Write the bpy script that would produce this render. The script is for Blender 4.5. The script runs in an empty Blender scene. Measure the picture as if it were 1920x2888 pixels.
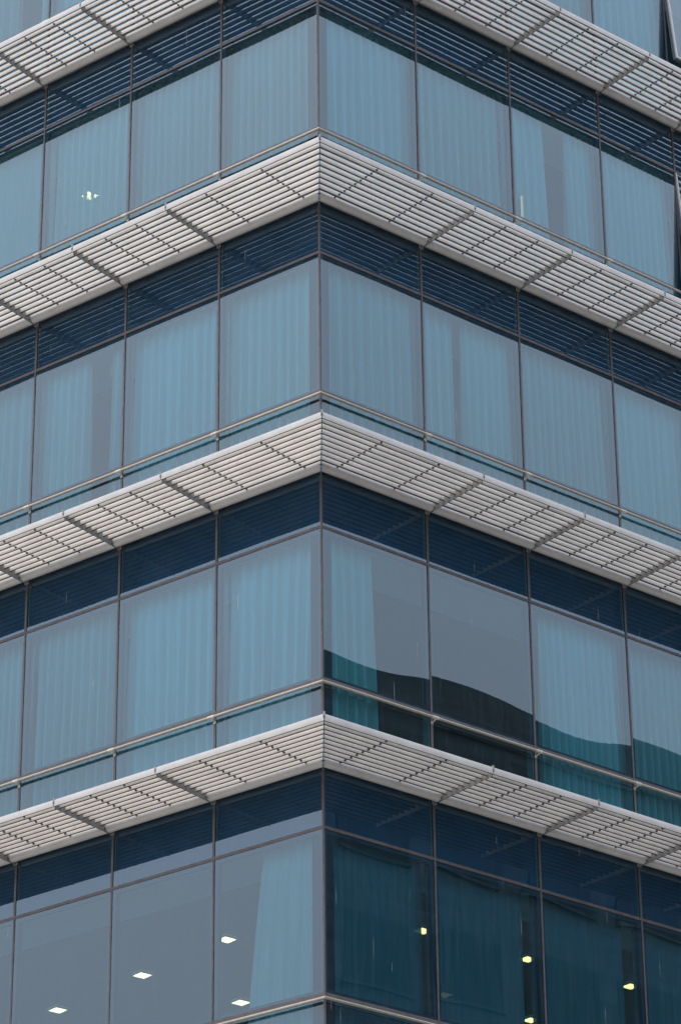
import bpy, math, random
from mathutils import Vector, Matrix
random.seed(7)
scn = bpy.context.scene
COL = scn.collection
R_ = math.radians
ZO = 24.9                      # height of the reference transom above the pavement
ANG = 0.2099                   # the corner is 12 degrees more open than square
# ------------------------------------------------------------------ camera
cam_d = bpy.data.cameras.new('camera')
cam = bpy.data.objects.new('camera', cam_d); COL.objects.link(cam)
yaw, pitch, roll = -0.6626, 0.4675, -0.0101
d = Vector((math.sin(yaw)*math.cos(pitch), math.cos(yaw)*math.cos(pitch), math.sin(pitch)))
r0 = Vector((math.cos(yaw), -math.sin(yaw), 0)); u0 = r0.cross(d)
r1 = r0*math.cos(roll)+u0*math.sin(roll); u1 = -r0*math.sin(roll)+u0*math.cos(roll)
m = Matrix((r1, u1, -d)).transposed().to_4x4()
m.translation = Vector((20.038, -25.329, -23.339+ZO))
cam.matrix_world = m
cam_d.sensor_fit = 'VERTICAL'; cam_d.sensor_height = 36.0
cam_d.lens = 9056.1/2888*36.0
cam_d.clip_start = 0.5; cam_d.clip_end = 2000
scn.camera = cam
# ------------------------------------------------------------------ sky and sun (overcast)
w = bpy.data.worlds.new('World'); scn.world = w; w.use_nodes = True
nt = w.node_tree; nt.nodes.clear()
out = nt.nodes.new('ShaderNodeOutputWorld'); bg = nt.nodes.new('ShaderNodeBackground')
sky = nt.nodes.new('ShaderNodeTexSky'); sky.sky_type = 'NISHITA'; sky.sun_disc = False
SUN_EL, SUN_AZ = R_(52), R_(200)           # azimuth clockwise from +Y
sky.sun_elevation = SUN_EL; sky.sun_rotation = SUN_AZ
sky.air_density = 1.0; sky.dust_density = 4.0; sky.ozone_density = 1.0
mix = nt.nodes.new('ShaderNodeMix'); mix.data_type = 'RGBA'; mix.inputs[0].default_value = 0.8
# the cloud deck: even, a little brighter overhead
geo = nt.nodes.new('ShaderNodeTexCoord'); sep = nt.nodes.new('ShaderNodeSeparateXYZ')
ramp = nt.nodes.new('ShaderNodeMapRange'); ramp.inputs[1].default_value = 0; ramp.inputs[2].default_value = 1
ramp.inputs[3].default_value = 0.78; ramp.inputs[4].default_value = 1.25
noi = nt.nodes.new('ShaderNodeTexNoise'); noi.inputs['Scale'].default_value = 2.2; noi.inputs['Detail'].default_value = 4
mr2 = nt.nodes.new('ShaderNodeMapRange'); mr2.inputs[1].default_value = .3; mr2.inputs[2].default_value = .7
mr2.inputs[3].default_value = .93; mr2.inputs[4].default_value = 1.07
mul = nt.nodes.new('ShaderNodeMath'); mul.operation = 'MULTIPLY'
vm = nt.nodes.new('ShaderNodeVectorMath'); vm.operation = 'SCALE'
SKYC = (10.6, 11.9, 14.4)
vm.inputs[0].default_value = SKYC
L = nt.links
L.new(geo.outputs['Generated'], sep.inputs[0]); L.new(sep.outputs[2], ramp.inputs[0])
L.new(geo.outputs['Generated'], noi.inputs['Vector']); L.new(noi.outputs[0], mr2.inputs[0])
L.new(ramp.outputs[0], mul.inputs[0]); L.new(mr2.outputs[0], mul.inputs[1]); L.new(mul.outputs[0], vm.inputs['Scale'])
L.new(sky.outputs[0], mix.inputs[6]); L.new(vm.outputs[0], mix.inputs[7])
L.new(mix.outputs[2], bg.inputs[0]); bg.inputs[1].default_value = 0.125
L.new(bg.outputs[0], out.inputs[0])
sl = bpy.data.lights.new('sun', 'SUN'); sl.energy = 1.0; sl.angle = R_(25); sl.color = (1.0, 0.95, 0.88)
so = bpy.data.objects.new('sun', sl); COL.objects.link(so)
sd = Vector((math.sin(SUN_AZ)*math.cos(SUN_EL), math.cos(SUN_AZ)*math.cos(SUN_EL), math.sin(SUN_EL)))
so.rotation_euler = sd.to_track_quat('Z', 'Y').to_euler(); so.location = (10, -20, 60)
scn.view_settings.view_transform = 'Standard'; scn.view_settings.look = 'None'
scn.view_settings.gamma = 1; scn.view_settings.exposure = 0.05; scn.view_settings.use_curve_mapping = False
scn.render.engine = 'CYCLES'
scn.cycles.transparent_max_bounces = 24; scn.cycles.max_bounces = 10
scn.cycles.diffuse_bounces = 4; scn.cycles.glossy_bounces = 5

# ------------------------------------------------------------------ materials
def newmat(name):
    mt = bpy.data.materials.new(name); mt.use_nodes = True
    n = mt.node_tree; n.nodes.clear()
    return mt, n, n.nodes.new('ShaderNodeOutputMaterial')
def painted(name, c, rough=.5, metal=0.0, var=.12, scale=6.0, streak=0.0, streakc=(.12, .08, .05), spec=.5, stretch=(1, 1, 1), bump=.0):
    mt, n, o = newmat(name); b = n.nodes.new('ShaderNodeBsdfPrincipled')
    b.inputs['Roughness'].default_value = rough; b.inputs['Metallic'].default_value = metal
    b.inputs['Specular IOR Level'].default_value = spec
    g = n.nodes.new('ShaderNodeNewGeometry'); mp = n.nodes.new('ShaderNodeMapping'); mp.inputs['Scale'].default_value = stretch
    n.links.new(g.outputs['Position'], mp.inputs[0])
    t = n.nodes.new('ShaderNodeTexNoise'); t.inputs['Scale'].default_value = scale; t.inputs['Detail'].default_value = 6
    n.links.new(mp.outputs[0], t.inputs['Vector'])
    r = n.nodes.new('ShaderNodeMapRange'); r.inputs[1].default_value = .3; r.inputs[2].default_value = .7
    r.inputs[3].default_value = 1-var; r.inputs[4].default_value = 1+var*.5
    n.links.new(t.outputs[0], r.inputs[0])
    v = n.nodes.new('ShaderNodeVectorMath'); v.operation = 'SCALE'; v.inputs[0].default_value = c
    n.links.new(r.outputs[0], v.inputs['Scale']); last = v.outputs[0]
    if streak:
        t2 = n.nodes.new('ShaderNodeTexNoise'); t2.inputs['Scale'].default_value = scale*2.3; t2.inputs['Detail'].default_value = 8
        mp2 = n.nodes.new('ShaderNodeMapping'); mp2.inputs['Scale'].default_value = (3.5, 3.5, .6)
        n.links.new(g.outputs['Position'], mp2.inputs[0]); n.links.new(mp2.outputs[0], t2.inputs['Vector'])
        r2 = n.nodes.new('ShaderNodeMapRange'); r2.inputs[1].default_value = .56; r2.inputs[2].default_value = .8
        r2.inputs[3].default_value = 0; r2.inputs[4].default_value = streak
        n.links.new(t2.outputs[0], r2.inputs[0])
        x = n.nodes.new('ShaderNodeMix'); x.data_type = 'RGBA'; x.inputs[7].default_value = (*streakc, 1)
        n.links.new(r2.outputs[0], x.inputs[0]); n.links.new(last, x.inputs[6]); last = x.outputs[2]
    n.links.new(last, b.inputs['Base Color'])
    if bump:
        bp = n.nodes.new('ShaderNodeBump'); bp.inputs['Strength'].default_value = bump; bp.inputs['Distance'].default_value = .01
        n.links.new(t.outputs[0], bp.inputs['Height']); n.links.new(bp.outputs[0], b.inputs['Normal'])
    n.links.new(b.outputs[0], o.inputs[0]); return mt
M = {}
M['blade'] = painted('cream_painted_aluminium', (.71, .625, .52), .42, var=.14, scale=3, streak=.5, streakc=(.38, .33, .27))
M['blade_shade'] = painted('blade_underside_shade', (.018, .022, .036), .6)  # near-black: shade under and between the blades painted into the colour
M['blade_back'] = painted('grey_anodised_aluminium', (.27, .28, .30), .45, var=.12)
M['tube'] = painted('pale_grey_powder_coat', (.60, .555, .505), .38, var=.12, scale=4, streak=.35, streakc=(.36, .34, .30))
M['bracket'] = painted('galvanised_grey_steel', (.29, .275, .255), .5, metal=.15, var=.22, scale=14, streak=.55, streakc=(.17, .13, .09))
M['bolt'] = painted('dark_bolt', (.05, .05, .055), .5)
M['steel'] = painted('brushed_stainless', (.46, .40, .32), .34, metal=.75, var=.12, scale=20, streak=.25, streakc=(.28, .22, .15))
M['clampm'] = painted('cast_stainless', (.66, .61, .50), .42, metal=.6, var=.25, scale=40, streak=.4, streakc=(.25, .18, .1))
M['gasket'] = painted('brown_grey_gasket', (.098, .082, .078), .6, var=.25, scale=9, streak=.5, streakc=(.19, .165, .14))
M['sash'] = painted('anthracite_sash', (.10, .115, .15), .5, var=.08)
M['innerframe'] = painted('inner_aluminium', (.5, .52, .52), .5, var=.05)
M['column'] = painted('grey_column_casing', (.035, .035, .05), .7, var=.05)
M['backpan'] = painted('dark_spandrel_back', (.045, .14, .235), .8, var=.2, scale=2)
M['ceiling'] = painted('white_daylit_ceiling', (.90, .91, .88), .8, var=.04, scale=2)  # white, lifted for window daylight on the outer ceiling band
M['ceiling_in'] = painted('shaded_ceiling_grey', (.27, .28, .28), .8, var=.06, scale=2)  # same ceiling further in, daylight falloff put into a darker colour
M['room'] = painted('room_wall', (.62, .63, .60), .9, var=.08, scale=1)
M['slab'] = painted('concrete_slab', (.55, .54, .50), .9)
M['asphalt'] = painted('asphalt', (.055, .055, .055), .9, var=.3, scale=2, bump=.2)
M['paving'] = painted('pale_paving', (.46, .43, .38), .9, var=.1, scale=1.5, bump=.2)
M['ground'] = painted('town_ground', (.36, .33, .285), .95, var=.2, scale=.05)
M['paint'] = painted('white_road_paint', (.7, .7, .68), .8, var=.2)
M['nb_wall'] = painted('dark_metal_cladding', (.05, .078, .095), .55, var=.6, scale=.8, stretch=(.3, .3, 7))
M['nb_roof'] = painted('dark_roof_sheet', (.055, .078, .088), .6, var=.6, scale=1.2, stretch=(.3, .3, 9))
M['nb_glass'] = painted('dark_neighbour_glass', (.015, .025, .032), .25, var=.1, spec=.3)

def glassmat(name, tint, gl, base, k):
    mt, n, o = newmat(name)
    tr = n.nodes.new('ShaderNodeBsdfTransparent'); tr.inputs[0].default_value = (*tint, 1)
    g = n.nodes.new('ShaderNodeBsdfGlossy'); g.inputs[0].default_value = (*gl, 1); g.inputs['Roughness'].default_value = 0.0
    f = n.nodes.new('ShaderNodeFresnel'); f.inputs[0].default_value = 1.52
    ma = n.nodes.new('ShaderNodeMath'); ma.operation = 'MULTIPLY_ADD'; ma.inputs[1].default_value = k; ma.inputs[2].default_value = base
    ma.use_clamp = True
    n.links.new(f.outputs[0], ma.inputs[0])
    mx = n.nodes.new('ShaderNodeMixShader'); n.links.new(ma.outputs[0], mx.inputs[0])
    n.links.new(tr.outputs[0], mx.inputs[1]); n.links.new(g.outputs[0], mx.inputs[2])
    # a thin film of dust and dried rain, slightly brighter along vertical runs
    geo = n.nodes.new('ShaderNodeNewGeometry'); mp = n.nodes.new('ShaderNodeMapping'); mp.inputs['Scale'].default_value = (9, 9, .7)
    n.links.new(geo.outputs['Position'], mp.inputs[0])
    t = n.nodes.new('ShaderNodeTexNoise'); t.inputs['Scale'].default_value = 2.2; t.inputs['Detail'].default_value = 9
    n.links.new(mp.outputs[0], t.inputs['Vector'])
    r = n.nodes.new('ShaderNodeMapRange'); r.inputs[1].default_value = .45; r.inputs[2].default_value = .78
    r.inputs[3].default_value = .004; r.inputs[4].default_value = .03
    n.links.new(t.outputs[0], r.inputs[0])
    mp3 = n.nodes.new('ShaderNodeMapping'); mp3.inputs['Scale'].default_value = (40, 40, 1.6)
    n.links.new(geo.outputs['Position'], mp3.inputs[0])
    t3 = n.nodes.new('ShaderNodeTexNoise'); t3.inputs['Scale'].default_value = 1.0; t3.inputs['Detail'].default_value = 1
    n.links.new(mp3.outputs[0], t3.inputs['Vector'])
    r3 = n.nodes.new('ShaderNodeMapRange'); r3.inputs[1].default_value = .755; r3.inputs[2].default_value = .80
    r3.inputs[3].default_value = 0; r3.inputs[4].default_value = .35
    n.links.new(t3.outputs[0], r3.inputs[0])
    ad = n.nodes.new('ShaderNodeMath'); ad.operation = 'ADD'; n.links.new(r.outputs[0], ad.inputs[0]); n.links.new(r3.outputs[0], ad.inputs[1])
    df = n.nodes.new('ShaderNodeBsdfDiffuse'); df.inputs[0].default_value = (.5, .5, .48, 1)
    m2 = n.nodes.new('ShaderNodeMixShader'); n.links.new(ad.outputs[0], m2.inputs[0])
    n.links.new(mx.outputs[0], m2.inputs[1]); n.links.new(df.outputs[0], m2.inputs[2])
    n.links.new(m2.outputs[0], o.inputs[0]); return mt
M['glass'] = glassmat('teal_tinted_glass', (.27, .67, .77), (.81, .94, 1.0), .035, 1.8)

def curtainmat(name, c, transp):
    mt, n, o = newmat(name)
    g = n.nodes.new('ShaderNodeNewGeometry')
    w_ = n.nodes.new('ShaderNodeTexNoise'); w_.inputs['Scale'].default_value = 5; w_.inputs['Detail'].default_value = 3
    mp = n.nodes.new('ShaderNodeMapping'); mp.inputs['Scale'].default_value = (1.2, 1.2, .15)
    n.links.new(g.outputs['Position'], mp.inputs[0]); n.links.new(mp.outputs[0], w_.inputs['Vector'])
    r = n.nodes.new('ShaderNodeMapRange'); r.inputs[1].default_value = .3; r.inputs[2].default_value = .7
    r.inputs[3].default_value = .93; r.inputs[4].default_value = 1.04
    n.links.new(w_.outputs[0], r.inputs[0])
    v = n.nodes.new('ShaderNodeVectorMath'); v.operation = 'SCALE'; v.inputs[0].default_value = c
    n.links.new(r.outputs[0], v.inputs['Scale'])
    df = n.nodes.new('ShaderNodeBsdfDiffuse'); n.links.new(v.outputs[0], df.inputs[0])
    tl = n.nodes.new('ShaderNodeBsdfTranslucent'); n.links.new(v.outputs[0], tl.inputs[0])
    m1 = n.nodes.new('ShaderNodeMixShader'); m1.inputs[0].default_value = .15
    n.links.new(df.outputs[0], m1.inputs[1]); n.links.new(tl.outputs[0], m1.inputs[2])
    tp = n.nodes.new('ShaderNodeBsdfTransparent')
    m2 = n.nodes.new('ShaderNodeMixShader'); m2.inputs[0].default_value = transp
    n.links.new(m1.outputs[0], m2.inputs[1]); n.links.new(tp.outputs[0], m2.inputs[2])
    n.links.new(m2.outputs[0], o.inputs[0]); return mt
M['curtain'] = curtainmat('white_curtain_cloth', (.92, .91, .86), .04)
M['curtain_b'] = curtainmat('off_white_curtain_cloth', (.80, .80, .76), .05)
M['curtain_c'] = curtainmat('bright_white_curtain_cloth', (.97, .96, .93), .04)
M['sheer'] = curtainmat('sheer_white_curtain_cloth', (.96, .95, .9), .30)
M['blind'] = curtainmat('grey_curtain_cloth', (.20, .31, .35), .03)
def lampmat(name, c, s):
    mt, n, o = newmat(name); e = n.nodes.new('ShaderNodeEmission')
    e.inputs[0].default_value = (*c, 1); e.inputs[1].default_value = s
    n.links.new(e.outputs[0], o.inputs[0]); return mt
M['lamp'] = lampmat('warm_lamp_diffuser', (1.0, .48, .2), 7.0)
M['lamp_yellow'] = lampmat('yellow_lamp_diffuser', (1.0, .47, .16), 4.6)
M['lamp_strong'] = lampmat('warm_lamp_diffuser_bright', (1.0, .46, .17), 75.0)
M['slit_glow'] = lampmat('curtain_slit_glow', (1.0, .5, .32), .9)  # glow put in for light showing through the curtain slit

# ------------------------------------------------------------------ mesh helpers
class MB:
    def __init__(s): s.v = []; s.f = []; s.mi = []
    def face(s, pts, mi=0):
        b = len(s.v); s.v += [tuple(p) for p in pts]; s.f.append(tuple(range(b, b+len(pts)))); s.mi.append(mi)
    def box(s, x0, x1, y0, y1, z0, z1, mi=0):
        b = len(s.v)
        s.v += [(x, y, z) for z in (z0, z1) for y in (y0, y1) for x in (x0, x1)]
        for q in ((0, 2, 3, 1), (4, 5, 7, 6), (0, 1, 5, 4), (2, 6, 7, 3), (0, 4, 6, 2), (1, 3, 7, 5)):
            s.f.append(tuple(b+i for i in q)); s.mi.append(mi)
    def prism(s, prof, xa, xb, mis=None, smooth=None):
        """profile of (y,z); xa,xb give x at both ends as a function of y"""
        b = len(s.v); n = len(prof)
        s.v += [(xa(y), y, z) for y, z in prof] + [(xb(y), y, z) for y, z in prof]
        for i in range(n):
            j = (i+1) % n
            s.f.append((b+i, b+j, b+n+j, b+n+i)); s.mi.append(mis[i] if mis else 0)
        s.f.append(tuple(b+i for i in range(n))[::-1]); s.mi.append(0)
        s.f.append(tuple(b+n+i for i in range(n))); s.mi.append(0)
    def tube(s, pts, r, n=10, mi=0):
        pts = [Vector(p) for p in pts]; b = len(s.v)
        for i, p in enumerate(pts):
            if i == 0: t = pts[1]-p
            elif i == len(pts)-1: t = p-pts[i-1]
            else: t = (pts[i+1]-p).normalized()+(p-pts[i-1]).normalized()
            t.normalize(); a = t.cross(Vector((0, 0, 1)))
            if a.length < .1: a = t.cross(Vector((0, 1, 0)))
            a.normalize(); c = a.cross(t)
            k = 1.0
            if 0 < i < len(pts)-1:
                k = 1/max(.5, t.dot((pts[i+1]-p).normalized()))
            for q in range(n):
                th = 2*math.pi*q/n
                s.v.append(tuple(p+a*(r*k*math.cos(th))+c*(r*math.sin(th))))
        for i in range(len(pts)-1):
            for q in range(n):
                q2 = (q+1) % n
                s.f.append((b+i*n+q, b+i*n+q2, b+(i+1)*n+q2, b+(i+1)*n+q)); s.mi.append(mi)
        s.f.append(tuple(b+q for q in range(n))[::-1]); s.mi.append(mi)
        s.f.append(tuple(b+(len(pts)-1)*n+q for q in range(n))); s.mi.append(mi)
    def mesh(s, name, mats, smooth=False):
        me = bpy.data.meshes.new(name); me.from_pydata(s.v, [], s.f)
        for k in mats: me.materials.append(M[k])
        me.polygons.foreach_set('material_index', s.mi)
        if smooth: me.shade_smooth()
        me.update()
        if smooth == 'auto':
            me.set_sharp_from_angle(angle=R_(35))
        return me
def put(name, me, parent=None, loc=(0, 0, 0), rz=0.0, **props):
    o = bpy.data.objects.new(name, me); COL.objects.link(o)
    o.parent = parent; o.location = loc; o.rotation_euler = (0, 0, rz)
    for k, v in props.items(): o[k] = v
    return o

# ------------------------------------------------------------------ facade frames
H = 3.606
uR = (math.sin(ANG), math.cos(ANG)); nR = (math.cos(ANG), -math.sin(ANG))
ROT = {'L': math.pi, 'R': math.atan2(-math.cos(ANG), -math.sin(ANG))}
SG = {'L': 1, 'R': -1}
def W(side, s, off, z):
    """side, metres from the corner, metres out of the facade, height below the reference transom"""
    if side == 'L': return Vector((-s, -off, z+ZO))
    return Vector((uR[0]*s+nR[0]*off, uR[1]*s+nR[1]*off, z+ZO))
MITRE = math.tan((math.pi/2-ANG)/2)
S = {'L': [0, 1.5388], 'R': [0, 1.5857]}
NB = 6
for b in range(1, NB): S['L'].append(S['L'][-1]+1.5)
for b in range(1, NB): S['R'].append(S['R'][-1]+(1.39 if b == 3 else 1.59))
ROWS = [-2, -1, 0, 1, 2, 3, 4, 5]
VIS = [-1, 0, 1, 2, 3]
ZR = -1.935      # sill transom / rail level
ZT = ZR+.065              # sill transom just above the rail
ZC = -2.90       # canopy beam level (slab)
RAILOFF = .0647

bld = put('glass_office_building', None, None, (0, 0, 0))
bld['label'] = 'teal glass office building with sharp corner and white louvre sunshades on every storey'
bld['category'] = 'building'

# --- glass panes, gently bowed so reflections bend a little in each
def pane_mesh(side, w_, h_, amp, tx, tz):
    mb = MB(); n = 9; sg = SG[side]
    for j in range(n+1):
        for i in range(n+1):
            u = i/n; v = j/n
            y = amp*(1-(2*u-1)**2)*(1-(2*v-1)**2) + tx*(u-.5)*w_ + tz*(v-.5)*h_
            mb.v.append((sg*u*w_, y, -v*h_))
    for j in range(n):
        for i in range(n):
            a = j*(n+1)+i; q = (a, a+1, a+n+2, a+n+1) if sg > 0 else (a, a+n+1, a+n+2, a+1)
            mb.f.append(q); mb.mi.append(0)
    return mb.mesh('pane', ['glass'], True)
_cache = {}
def cached(key, fn):
    if key not in _cache: _cache[key] = fn()
    return _cache[key]

# --- sash ring behind the glass
def ring_mesh(side, w_, h_, t, dep, y0, mats):
    mb = MB(); sg = SG[side]
    def bx(a, b, z0, z1):
        a, b = sorted((sg*a, sg*b)); mb.box(a, b, y0-dep, y0, z0, z1)
    bx(0, t, -h_, 0); bx(w_-t, w_, -h_, 0); bx(t, w_-t, -t, 0); bx(t, w_-t, -h_, -h_+t)
    return mb.mesh('frame', mats)

GAP = .012
random.seed(11)
for row in ROWS:
    T = -row*H
    for side in 'LR':
        for b in range(NB):
            s0, s1 = S[side][b], S[side][b+1]; w_ = s1-s0
            if b == 0: a0 = .014
            else: a0 = GAP
            ww = w_-a0-GAP
            opened = (side == 'R' and b == 4 and row in (-1, 0))
            # vision window: frame > pane
            hh = -ZT-.03
            fr = put('window', cached(('ring', side, round(w_, 3), b == 0), lambda: ring_mesh(side, ww, hh, .045, .05, -.014, ['sash'])),
                     bld, W(side, s0+a0, 0, T-.014), ROT[side])
            amp = random.choice((-1, 1, 1))*random.uniform(.0008, .0019)
            tx, tz = random.uniform(-.0018, .0018), random.uniform(-.0016, .0016)
            put('pane', pane_mesh(side, ww, hh, amp, tx, tz), fr, (0, 0, 0))
            if opened:
                # top-hung sash pushed out at the bottom
                fr.rotation_euler = (R_(5.2), 0, ROT[side])
                fr['label'] = 'window sash pushed open at the bottom'
                mo = MB(); sg = SG[side]
                xa, xb = sorted((0, sg*ww))
                mo.box(xa, xa+.022, -.03, .006, -hh, 0); mo.box(xb-.022, xb, -.03, .006, -hh, 0)
                mo.box(xa+.022, xb-.022, -.03, .006, -hh, -hh+.022)
                put('edge_trim', mo.mesh('edge_trim', ['tube']), fr, (0, 0.004, 0))
            # lower light under the sill
            h2 = ZT-ZC-.03
            put('sill_pane', pane_mesh(side, ww, h2, random.uniform(-.0006, .0006), tx*.5, random.uniform(-.001, .001)),
                bld, W(side, s0+a0, 0, T+ZT-.016), ROT[side])
            # spandrel light above the vision window: reaches from canopy beam to the transom
            h3 = H+ZC-.03
            sp = put('spandrel_panel', pane_mesh(side, ww, h3, random.uniform(-.0007, .0007), random.uniform(-.0008, .0008), random.uniform(-.0008, .0008)),
                bld, W(side, s0+a0, 0, T+H+ZC-.014), ROT[side])
            def backpan():
                mb = MB(); x0, x1 = sorted((0, SG[side]*ww)); mb.box(x0, x1, -.09, -.05, -h3, .05); return mb.mesh('back_panel', ['backpan'])
            put('back_panel', cached(('bp', side, round(w_, 3), b == 0), backpan), sp, (0, 0, 0))
            # transom caps
            def tr_mesh(hgt, proud):
                mb = MB(); x0, x1 = sorted((0, SG[side]*(w_-.026))); 
                mb.box(x0, x1, -.02, proud, -hgt/2, hgt/2); return mb.mesh('transom', ['gasket'])
            put('transom', cached(('tr', side, round(w_, 3)), lambda: tr_mesh(.035, .006)), bld, W(side, s0+.013, 0, T), ROT[side])
            put('transom', cached(('tr2', side, round(w_, 3)), lambda: tr_mesh(.042, .006)), bld, W(side, s0+.013, 0, T+ZT), ROT[side])
            put('transom', cached(('tr', side, round(w_, 3)), lambda: tr_mesh(.035, .006)), bld, W(side, s0+.013, 0, T+ZC), ROT[side])

# --- mullion caps: one per line, running the height; wider beside the spandrels
zt = 2*H+.7; zb = -5*H+ZC
def mullion_mesh(side):
    mb = MB()
    for row in ROWS:
        T = -row*H
        mb.box(-.0105, .0105, -.02, .008, T+ZT+.021, T-.015)
        mb.box(-.0145, .0145, -.02, .008, T-.015, T+H+ZC+.0)
        mb.box(-.0145, .0145, -.02, .008, T+ZC, T+ZT+.021)
    return mb.mesh('mullion', ['gasket'])
mm = mullion_mesh('L')
for side in 'LR':
    for b in range(1, NB+1):
        mu = put('mullion', mm, bld, W(side, S[side][b], 0, 0), ROT[side])
        def inner():
            q = MB(); q.box(-.025, .025, -.12, -.022, -5*H+ZC, 2*H+.7); return q.mesh('inner_mullion', ['innerframe'])
        put('inner_mullion', cached('innermull', inner), mu, (0, 0, 0))
# corner post
def corner_mesh():
    mb = MB(); pts = []
    o = .008; t = .013
    cx = W('L', -o*MITRE, o, 0); 
    a = W('L', t, o, 0); b_ = W('L', t, -.02, 0); c = W('L', .02*MITRE, -.02, 0); d_ = W('R', t, -.02, 0); e = W('R', t, o, 0)
    P = [cx, a, b_, c, d_, e]
    for z0, z1 in ((-5*H+ZC, 2*H+.7),):
        n = len(P); b0 = len(mb.v)
        mb.v += [(p.x, p.y, z0+ZO) for p in P]+[(p.x, p.y, z1+ZO) for p in P]
        for i in range(n):
            j = (i+1) % n; mb.f.append((b0+i, b0+j, b0+n+j, b0+n+i)); mb.mi.append(0)
    return mb.mesh('corner_mullion', ['gasket'])
put('corner_mullion', corner_mesh(), bld)
def corner_col():
    mb = MB()
    P = [W('L', .06*MITRE, -.06, 0), W('L', .205, -.06, 0), W('L', .205, -.30, 0), W('L', .5, -.42, 0), W('R', .42, -.42, 0), W('R', .19, -.30, 0), W('R', .19, -.06, 0)]
    P = [P[0], P[1], P[2], P[5], P[6]]
    n = len(P)
    mb.v = [(p.x, p.y, -5*H+ZC+ZO) for p in P]+[(p.x, p.y, 2*H+.7+ZO) for p in P]
    for i in range(n):
        j = (i+1) % n; mb.f.append((i, j, n+j, n+i)); mb.mi.append(0)
    return mb.mesh('corner_column', ['column'])
put('corner_column', corner_col(), bld)

# --- slabs, ceilings, core walls
def poly_slab(offs, z0, z1, name, mat, s_end=NB, inner=None):
    """L-shaped plan band following both facades between two setbacks"""
    o0, o1 = offs
    mb = MB()
    sl, sr = S['L'][NB]-.02, S['R'][NB]-.02
    for side, se in (('L', sl), ('R', sr)):
        P = [W(side, o0*MITRE, -o0, 0), W(side, se, -o0, 0), W(side, se, -o1, 0), W(side, o1*MITRE, -o1, 0)]
        b0 = len(mb.v)
        mb.v += [(p.x, p.y, z0+ZO) for p in P]+[(p.x, p.y, z1+ZO) for p in P]
        for q in ((0, 1, 2, 3), (7, 6, 5, 4), (0, 4, 5, 1), (2, 6, 7, 3), (1, 5, 6, 2), (0, 3, 7, 4)):
            mb.f.append(tuple(b0+i for i in q)); mb.mi.append(0)
    return put(name, mb.mesh(name, [mat]), bld)
for row in ROWS:
    T = -row*H
    poly_slab((.12, 5.6), T+.20, T+H+ZC-.04, 'floor_slab', 'slab')
    poly_slab((.10, 1.0), T+.055, T+.19, 'ceiling_margin', 'ceiling')
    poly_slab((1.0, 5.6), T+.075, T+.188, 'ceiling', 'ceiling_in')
    poly_slab((5.62, 5.9), T+ZC-.04, T+H+ZC-.05, 'core_wall', 'room')
    for side in 'LR':       # plain end walls close the wing
        mb = MB(); x0, x1 = sorted((0, SG[side]*.12)); mb.box(x0, x1, -5.6, -.02, T+ZC, T+H+ZC)
        put('end_wall', mb.mesh('end_wall', ['room']), bld, W(side, S[side][NB]+.014, 0, 0), ROT[side])
# podium and roof
def fill(z0, z1, name, mat, over=0.0):
    mb = MB(); se = [S['L'][NB]+.13, S['R'][NB]+.13]
    P = [W('L', -over*MITRE, over, 0), W('L', se[0], over, 0), W('L', se[0], -5.9, 0), W('L', 5.9*MITRE, -5.9, 0),
         W('R', se[1], -5.9, 0), W('R', se[1], over, 0)]
    n = 6; mb.v = [(p.x, p.y, z0) for p in P]+[(p.x, p.y, z1) for p in P]
    for i in range(n):
        j = (i+1) % n; mb.f.append((i, j, n+j, n+i)); mb.mi.append(0)
    mb.f += [(0, 1, 2, 3), (0, 3, 4, 5), (n, n+1, n+2, n+3), (n, n+3, n+4, n+5)]; mb.mi += [0]*4
    put(name, mb.mesh(name, [mat]), bld)
fill(0.0, ZO-5*H+ZC-.02, 'podium', 'slab')
fill(ZO+2*H+.72, ZO+2*H+1.5, 'roof', 'slab', .05)

# ------------------------------------------------------------------ sunshades
POUT = .9946; PITCH = .0975
NBL = 8
TUBE_R = .060; TUBE_Y = .085; TUBE_Z = -.063   # relative to the canopy plane z = T-2.83
# vertical blade profile, slightly rounded, outer face cream, inner face grey
def blade_prof(y, z0, z1, t):
    r = .004
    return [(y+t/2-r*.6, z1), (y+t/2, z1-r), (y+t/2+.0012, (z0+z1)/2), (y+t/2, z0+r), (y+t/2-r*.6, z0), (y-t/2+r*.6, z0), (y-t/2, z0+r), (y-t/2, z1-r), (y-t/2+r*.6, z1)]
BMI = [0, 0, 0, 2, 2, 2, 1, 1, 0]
BT = .018
BY = [POUT-.012-PITCH*(k+1)+.012 for k in range(NBL)]
def bay_ends(side, b):
    """x at both ends as functions of y (local origin at the inner mullion of the bay)"""
    sg = SG[side]; w_ = S[side][b+1]-S[side][b]
    if b == 0: a = lambda y: sg*(-y*MITRE+.005)
    else: a = lambda y: sg*.0045
    return a, (lambda y: sg*(w_-.0045))
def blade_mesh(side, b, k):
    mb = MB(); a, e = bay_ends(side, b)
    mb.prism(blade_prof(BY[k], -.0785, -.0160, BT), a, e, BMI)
    return mb.mesh('blade', ['blade', 'blade_back', 'blade_shade'], 'auto')
def fascia_mesh(side, b):
    mb = MB(); a, e = bay_ends(side, b); y = POUT-.010
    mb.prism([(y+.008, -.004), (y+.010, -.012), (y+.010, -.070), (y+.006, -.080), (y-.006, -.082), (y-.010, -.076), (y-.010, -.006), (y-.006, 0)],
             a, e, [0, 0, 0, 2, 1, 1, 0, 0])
    return mb.mesh('fascia', ['tube', 'blade_back', 'blade_shade'], 'auto')
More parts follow.
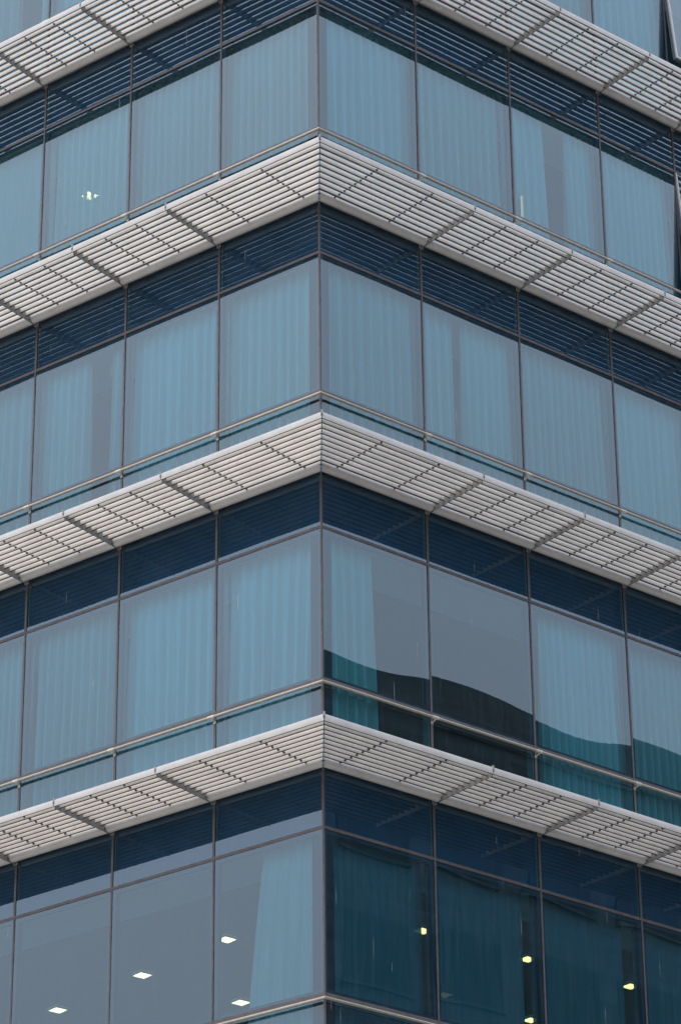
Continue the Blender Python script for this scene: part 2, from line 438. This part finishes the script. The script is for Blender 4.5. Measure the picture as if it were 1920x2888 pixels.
def beam_mesh(side, b):
    mb = MB(); a, e = bay_ends(side, b); n = 22
    mb.prism([(TUBE_Y+TUBE_R*math.cos(2*math.pi*i/n), TUBE_Z+TUBE_R*math.sin(2*math.pi*i/n)) for i in range(n)], a, e)
    return mb.mesh('round_beam', ['tube'], 'auto')
def strip_mesh(side, b):
    mb = MB(); a, e = bay_ends(side, b)
    mb.prism([(.178, -.058), (.178, -.050), (.168, -.050), (.168, -.058)], a, e)
    return mb.mesh('edge_strip', ['bracket'])
def rod_mesh():
    mb = MB()
    mb.tube([(0, .12, -.050), (0, POUT-.012, -.050)], .0045, 8)
    for y in BY:
        mb.tube([(0, y+BT/2, -.050), (0, y+BT/2+.013, -.050)], .0125, 8)
    mb.tube([(0, TUBE_Y+TUBE_R-.014, -.050), (0, TUBE_Y+TUBE_R+.014, -.050)], .0105, 8)
    return mb.mesh('tie_rod', ['bolt'], 'auto')
RODM = rod_mesh()
def bracket_plate(thick):
    prof = [(.004, -.132), (.06, -.132), (POUT-.03, -.102), (POUT-.021, -.096), (POUT-.021, -.012), (.17, -.020), (.02, -.012), (.004, -.012)]
    mb = MB(); mb.prism(prof, lambda y: -thick/2, lambda y: thick/2, [1, 1, 1, 0, 0, 0, 0, 0]); return mb
def bracket_mesh():
    mb = bracket_plate(.008)
    mb.box(-.03, .03, .008, .022, -.135, .0)             # wall plate
    return mb.mesh('bracket', ['bracket', 'bolt'])
BRM = bracket_mesh()
def bolt_mesh():
    mb = MB()
    for y, z in ((.150, -.098), (.215, -.060)):
        mb.tube([(-.013, y, z), (.013, y, z)], .009, 8)
    mb.tube([(0, POUT-.002, -.040), (0, POUT+.008, -.040)], .0095, 8)
    return mb.mesh('bolt', ['bolt'])
BOM = bolt_mesh()
def capknob():
    mb = MB(); mb.box(-.010, .010, POUT-.018, POUT+.005, -.055, .018); return mb.mesh('bracket_tip', ['bracket'])
TIP = capknob()
far = MB()
def shade_detail(side, b, row):
    return (b < 4 and row in (-1, 0, 1, 2)) or (side == 'R' and b == 4 and row in (-1, 0))
for row in ROWS[:-1]:
    T = -row*H; z = T-2.83
    for side in 'LR':
        for b in range(NB):
            w_ = S[side][b+1]-S[side][b]; key = (side, round(w_, 3), b == 0)
            o = put('sunshade', cached(('beam',)+key, lambda: beam_mesh(side, b)), bld, W(side, S[side][b], 0, z), ROT[side])
            put('fascia', cached(('fas',)+key, lambda: fascia_mesh(side, b)), o)
            put('edge_strip', cached(('str',)+key, lambda: strip_mesh(side, b)), o)
            if shade_detail(side, b, row):
                for k in range(NBL):
                    put('blade', cached(('bl', k)+key, lambda: blade_mesh(side, b, k)), o, (0, random.uniform(-.0012, .0012), random.uniform(-.0012, .0012)))
            else:
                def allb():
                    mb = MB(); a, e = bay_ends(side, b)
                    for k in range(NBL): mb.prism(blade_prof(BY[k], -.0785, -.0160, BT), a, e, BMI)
                    return mb.mesh('blades', ['blade', 'blade_back', 'blade_shade'], 'auto')
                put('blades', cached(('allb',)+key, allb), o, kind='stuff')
            for rs in ((.12, .97) if b == 0 else (w_*.35, w_*.68)):
                put('tie_rod', RODM, o, (SG[side]*rs, 0, 0))
            br = put('bracket', BRM, bld, W(side, S[side][b+1], 0, z), ROT[side])
            put('bolt', BOM, br); put('bracket_tip', TIP, br)
    # hip bracket on the corner diagonal
    hx = W('L', -POUT*MITRE, POUT, 0)
    ln = math.hypot(hx.x, hx.y); ang = math.atan2(hx.y, hx.x)
    mb = MB(); k = ln/POUT
    prof = [(.01, -.130), (.07, -.130), (ln-.04, -.086), (ln-.02, -.080), (ln-.02, -.012), (.2, -.020), (.01, -.012)]
    mb.prism(prof, lambda y: -.0045, lambda y: .0045)
    hb = put('hip_bracket', cached('hip', lambda: mb.mesh('hip_bracket', ['backpan'])), bld, (0, 0, z+ZO), ang-math.pi/2)
    def hipb():
        q = MB()
        for y, zz in ((.13, -.112), (.19, -.090), (.25, -.066)): q.tube([(-.017, y, zz), (.017, y, zz)], .008, 8)
        return q.mesh('bolt', ['bolt'])
    put('bolt', cached('hipb', hipb), hb)
    def hiptip():
        q = MB(); q.box(-.013, .013, ln-.03, ln+.004, -.05, .022); q.tube([(0, ln, -.036), (0, ln+.012, -.036)], .009, 8, 1); return q.mesh('bracket_tip', ['bracket', 'bolt'])
    put('bracket_tip', cached('hiptip', hiptip), hb)

# ------------------------------------------------------------------ guard rails
RR = .0175
def rail_mesh():
    mb = MB()
    a = W('L', S['L'][NB], RAILOFF, 0); c = W('L', -RAILOFF*MITRE, RAILOFF, 0); e = W('R', S['R'][NB], RAILOFF, 0)
    mb.tube([(p.x, p.y, 0) for p in (a, c, e)], RR, 16)
    return mb.mesh('handrail', ['steel'], 'auto')
RM = rail_mesh()
def clamp_mesh():
    mb = MB()
    mb.tube([(-.045, RAILOFF, 0), (.045, RAILOFF, 0)], RR+.0035, 14)
    mb.tube([(0, RAILOFF, -.008), (0, RAILOFF-.012, -.03), (0, .006, -.045)], .0085, 8)
    mb.tube([(0, .006, -.045), (0, .012, -.045)], .020, 10)
    return mb.mesh('clamp', ['clampm'], 'auto')
CM = clamp_mesh()
for row in ROWS:
    rl = put('handrail', RM, bld, (0, 0, -row*H+ZR+ZO))
    for side in 'LR':
        for b in range(1, NB+1):
            p = W(side, S[side][b], 0, -ZO)
            put('clamp', CM, rl, (p.x, p.y, 0), ROT[side])

# ------------------------------------------------------------------ curtains
ROWNAME = {-1: 'cropped top row', 0: 'first full row', 1: 'second full row',
           2: 'third full row', 3: 'lowest row'}
NTH = ['window beside the corner', 'second window from the corner', 'third window from the corner', 'fourth window from the corner', 'fifth window from the corner']
SIDE = {'L': 'left', 'R': 'right'}
def curtain(side, b, row, u0, u1, mat='curtain', pleat=.085, top=None, bot=None, seed=0, dens=7.2, off=.21, note='white pleated'):
    rnd = random.Random(seed*97+row*31+b*7+(5 if side == 'R' else 0))
    if mat == 'curtain': mat = rnd.choice(('curtain', 'curtain_b', 'curtain_c'))
    s0, s1 = S[side][b], S[side][b+1]; w_ = s1-s0; sg = SG[side]
    T0 = .052; B0 = ZC+.02; dens *= rnd.uniform(.85, 1.15); off += rnd.uniform(-.02, .03); pleat *= rnd.uniform(.8, 1.1)
    tu0, tu1 = top if top else (u0, u1)
    n = max(8, int((u1-u0)*w_*110)); nz = 7
    ph = rnd.uniform(0, 6); ks = [rnd.uniform(.75, 1.3) for _ in range(60)]
    mb = MB(); acc = ph; prof = []
    for i in range(n+1):
        t = i/n; acc += (2*math.pi*dens*(u1-u0)*w_/n)*ks[int(t*40)]
        prof.append(math.sin(acc)+.3*math.sin(2*acc+1)+.12*math.sin(5.3*acc))
    for j in range(nz+1):
        v = j/nz
        a0 = tu0+(u0-tu0)*v**.8; a1 = tu1+(u1-tu1)*v**.8
        amp = pleat*(.35+.65*min(1, v*1.6))
        for i in range(n+1):
            t = i/n
            x = (a0+(a1-a0)*t)*w_ + .004*math.sin(9*t+ph+3*v)
            mb.v.append((sg*x, amp*prof[i], -v*(T0-B0)))
    for j in range(nz):
        for i in range(n):
            a = j*(n+1)+i; mb.f.append((a, a+1, a+n+2, a+n+1)); mb.mi.append(0)
    o = put('curtain', mb.mesh('curtain', [mat], True), None, W(side, s0, -off, -row*H+T0), ROT[side])
    o['category'] = 'curtain'; o['group'] = 'curtains behind the office windows'
    o['label'] = f'{note} curtain, {NTH[b]}, {SIDE[side]} facade, {ROWNAME[row]}'
    return o
F = (.0, 1.0)
# left facade
curtain('L', 0, 0, .13, 1, top=(.17, 1)); curtain('L', 1, 0, *F); curtain('L', 2, 0, *F)
curtain('L', 3, 0, *F, mat='sheer', pleat=.014, seed=2, note='sheer white'); curtain('L', 4, 0, *F)
curtain('L', 0, 1, .13, 1); curtain('L', 1, 1, *F)
curtain('L', 2, 1, .0, .27, top=(0, .25), note='narrow white pleated'); curtain('L', 2, 1, .50, 1.0, seed=3, note='wide white pleated')
curtain('L', 3, 1, *F); curtain('L', 4, 1, *F)
curtain('L', 0, 2, .20, 1, top=(.14, 1)); curtain('L', 1, 2, *F); curtain('L', 2, 2, *F); curtain('L', 3, 2, *F); curtain('L', 4, 2, *F)
curtain('L', 3, -1, .0, .25, note='narrow white pleated'); curtain('L', 3, -1, .5, 1, seed=2, note='wide white pleated'); curtain('L', 4, -1, *F)
curtain('L', 2, -1, *F)
curtain('L', 0, 3, .13, .84, top=(.13, .64), pleat=.02, dens=4, mat='sheer', note='smooth white half drawn')
# right facade
curtain('R', 0, 0, .12, 1); curtain('R', 1, 0, *F)
curtain('R', 2, 0, .0, .55, top=(0, .50), note='wide white pleated'); curtain('R', 2, 0, .72, 1, seed=4, note='narrow bright white'); curtain('R', 3, 0, *F)
curtain('R', 0, 1, .12, 1)
curtain('R', 1, 1, 0, .42, note='narrower white pleated'); curtain('R', 1, 1, .51, 1, seed=5, note='wider white pleated')
curtain('R', 2, 1, *F); curtain('R', 3, 1, *F)
curtain('R', 0, 2, .12, .58, top=(.12, .55), note='narrow white gathered'); curtain('R', 2, 2, .20, 1, note='white pleated')
curtain('R', 3, 2, *F); curtain('R', 4, 2, *F)
curtain('R', 2, -1, *F); curtain('R', 3, -1, *F)
curtain('R', 0, 3, .12, .99, mat='blind', pleat=.012, dens=3, note='dim teal smooth')
curtain('R', 1, 3, .05, .95, mat='blind', pleat=.010, dens=3, off=.26, note='dim teal smooth')
curtain('R', 2, 3, .05, .95, mat='blind', pleat=.010, dens=3, off=.26, note='dim teal smooth')
curtain('R', 3, 3, .05, .95, mat='blind', pleat=.010, dens=3, off=.26, note='dim teal smooth')

# ------------------------------------------------------------------ ceiling lamps
def lamp_meshes():
    a = MB(); a.box(-.10, .10, -.10, -.085, -.012, .012); a.box(-.10, .10, .085, .10, -.012, .012)
    a.box(-.10, -.085, -.085, .085, -.012, .012); a.box(.085, .10, -.085, .085, -.012, .012)
    b = MB(); b.box(-.084, .084, -.084, .084, -.006, .010)
    return a.mesh('lamp_trim', ['ceiling']), b.mesh('diffuser', ['lamp']), b.mesh('diffuser', ['lamp_strong']), b.mesh('diffuser', ['lamp_yellow'])
LT, LD, LDS, LDY = lamp_meshes()
def lamp(s, off, row, label, strong=False, zz=.058):
    r = put('ceiling_lamp', LT, None, W('R', s, off, -row*H+zz), ROT['R'])
    put('diffuser', LDS if strong else (LDY if s > 3.12 or off == -3.60 else LD), r)
    r['label'] = label; r['category'] = 'ceiling lamp'; r['group'] = 'lit square ceiling lamps behind the glass'
lamp(1.52, -5.30, 3, 'lit square lamp in the second window left of the corner, lowest row')
lamp(1.50, -7.04, 3, 'lit square lamp in the third window left of the corner, lowest row')
lamp(1.52, -3.64, 3, 'upper lit lamp beside the half drawn curtain, left of the corner, lowest row')
lamp(3.11, -5.39, 3, 'lower lit lamp beside the half drawn curtain, left of the corner, lowest row')
lamp(3.13, -1.97, 3, 'small lit lamp beside the first mullion right of the corner, lowest row')
lamp(4.79, -1.96, 3, 'upper lit lamp beside the second mullion right of the corner, lowest row')
lamp(6.48, -1.93, 3, 'lit lamp beside the third mullion right of the corner, lowest row')
lamp(4.90, -3.60, 3, 'tiny dim lamp low in the second window right of the corner')
lamp(6.43, -3.68, 3, 'lower lit lamp beside the second mullion right of the corner, lowest row')
lamp(.49, -5.44, 0, 'glowing lamp seen through the sheer curtain, fourth window on the left facade', True)
# glowing strip added as a lit curtain slit, third window on the right
mb = MB(); mb.box(-.011, .011, -.011, .011, -.40, .0); mb.box(-.015, .015, -.016, -.0115, -.42, .02, 1)
sx = put('curtain_slit', mb.mesh('curtain_slit', ['slit_glow', 'sash']), None, W('R', 3.44, -.13, -1.40), ROT['R'])
sx['label'] = 'slim upright lit curtain slit behind the third window right of the corner'; sx['category'] = 'curtain slit'

# ------------------------------------------------------------------ across the street (seen in the glass)
nb = put('neighbour_office_block', None, None, W('R', 16, 32.0, -ZO), ROT['R'])
nb['label'] = 'dark clad office block across the street mirrored in the right facade'; nb['category'] = 'building'
NBH = ZO+10.25; NW = 56
mb = MB(); mb.box(-NW, 0, 0, 18, 0, NBH-1.3)
put('wall', mb.mesh('wall', ['nb_wall']), nb)
mb = MB()
mb.box(-NW-.1, .1, -.1, 18.1, NBH-1.298, NBH)
put('roof', mb.mesh('roof', ['nb_roof']), nb)
mb = MB(); mb.box(0, 2.3, -.04, .05, 0, 1.9); wm = mb.mesh('window', ['nb_glass'])
mb = MB(); mb.box(-.06, 2.36, -.09, -.0, -.08, -.002); smh = mb.mesh('sill', ['nb_roof'])
for fl in range(9):
    for k in range(17):
        q = put('window', wm, nb, (-NW+1.2+3.2*k, 0, 1.2+3.6*fl)); put('sill', smh, q)

# ------------------------------------------------------------------ ground
def sheet(name, mat, pts, z):
    mb = MB(); mb.face([(p[0], p[1], z) for p in pts]); put(name, mb.mesh(name, [mat]), None, kind='structure')
sheet('ground', 'ground', [(-900, -900), (900, -900), (900, 900), (-900, 900)], -.10)
def band(side, o0, o1, z, name, mat, s0=-60, s1=90):
    P = [W(side, s0, o0, 0), W(side, s1, o0, 0), W(side, s1, o1, 0), W(side, s0, o1, 0)]
    sheet(name, mat, [(p.x, p.y) for p in P], z)
band('R', 8, 20, -.092, 'road', 'asphalt')
mb = MB()
P = [W('L', -8*MITRE+.0, 8, 0), W('L', 60, 8, 0), W('L', 60, -10, 0), W('R', 60, -10, 0), W('R', 60, 8, 0)]
n = 5; mb.v = [(p.x, p.y, -.3) for p in P]+[(p.x, p.y, 0.0) for p in P]
for i in range(n):
    j = (i+1) % n; mb.f.append((i, j, n+j, n+i)); mb.mi.append(0)
mb.f.append(tuple(range(n, 2*n))); mb.mi.append(0)
put('pavement', mb.mesh('pavement', ['paving']), None, (0, 0, -.004), kind='structure')
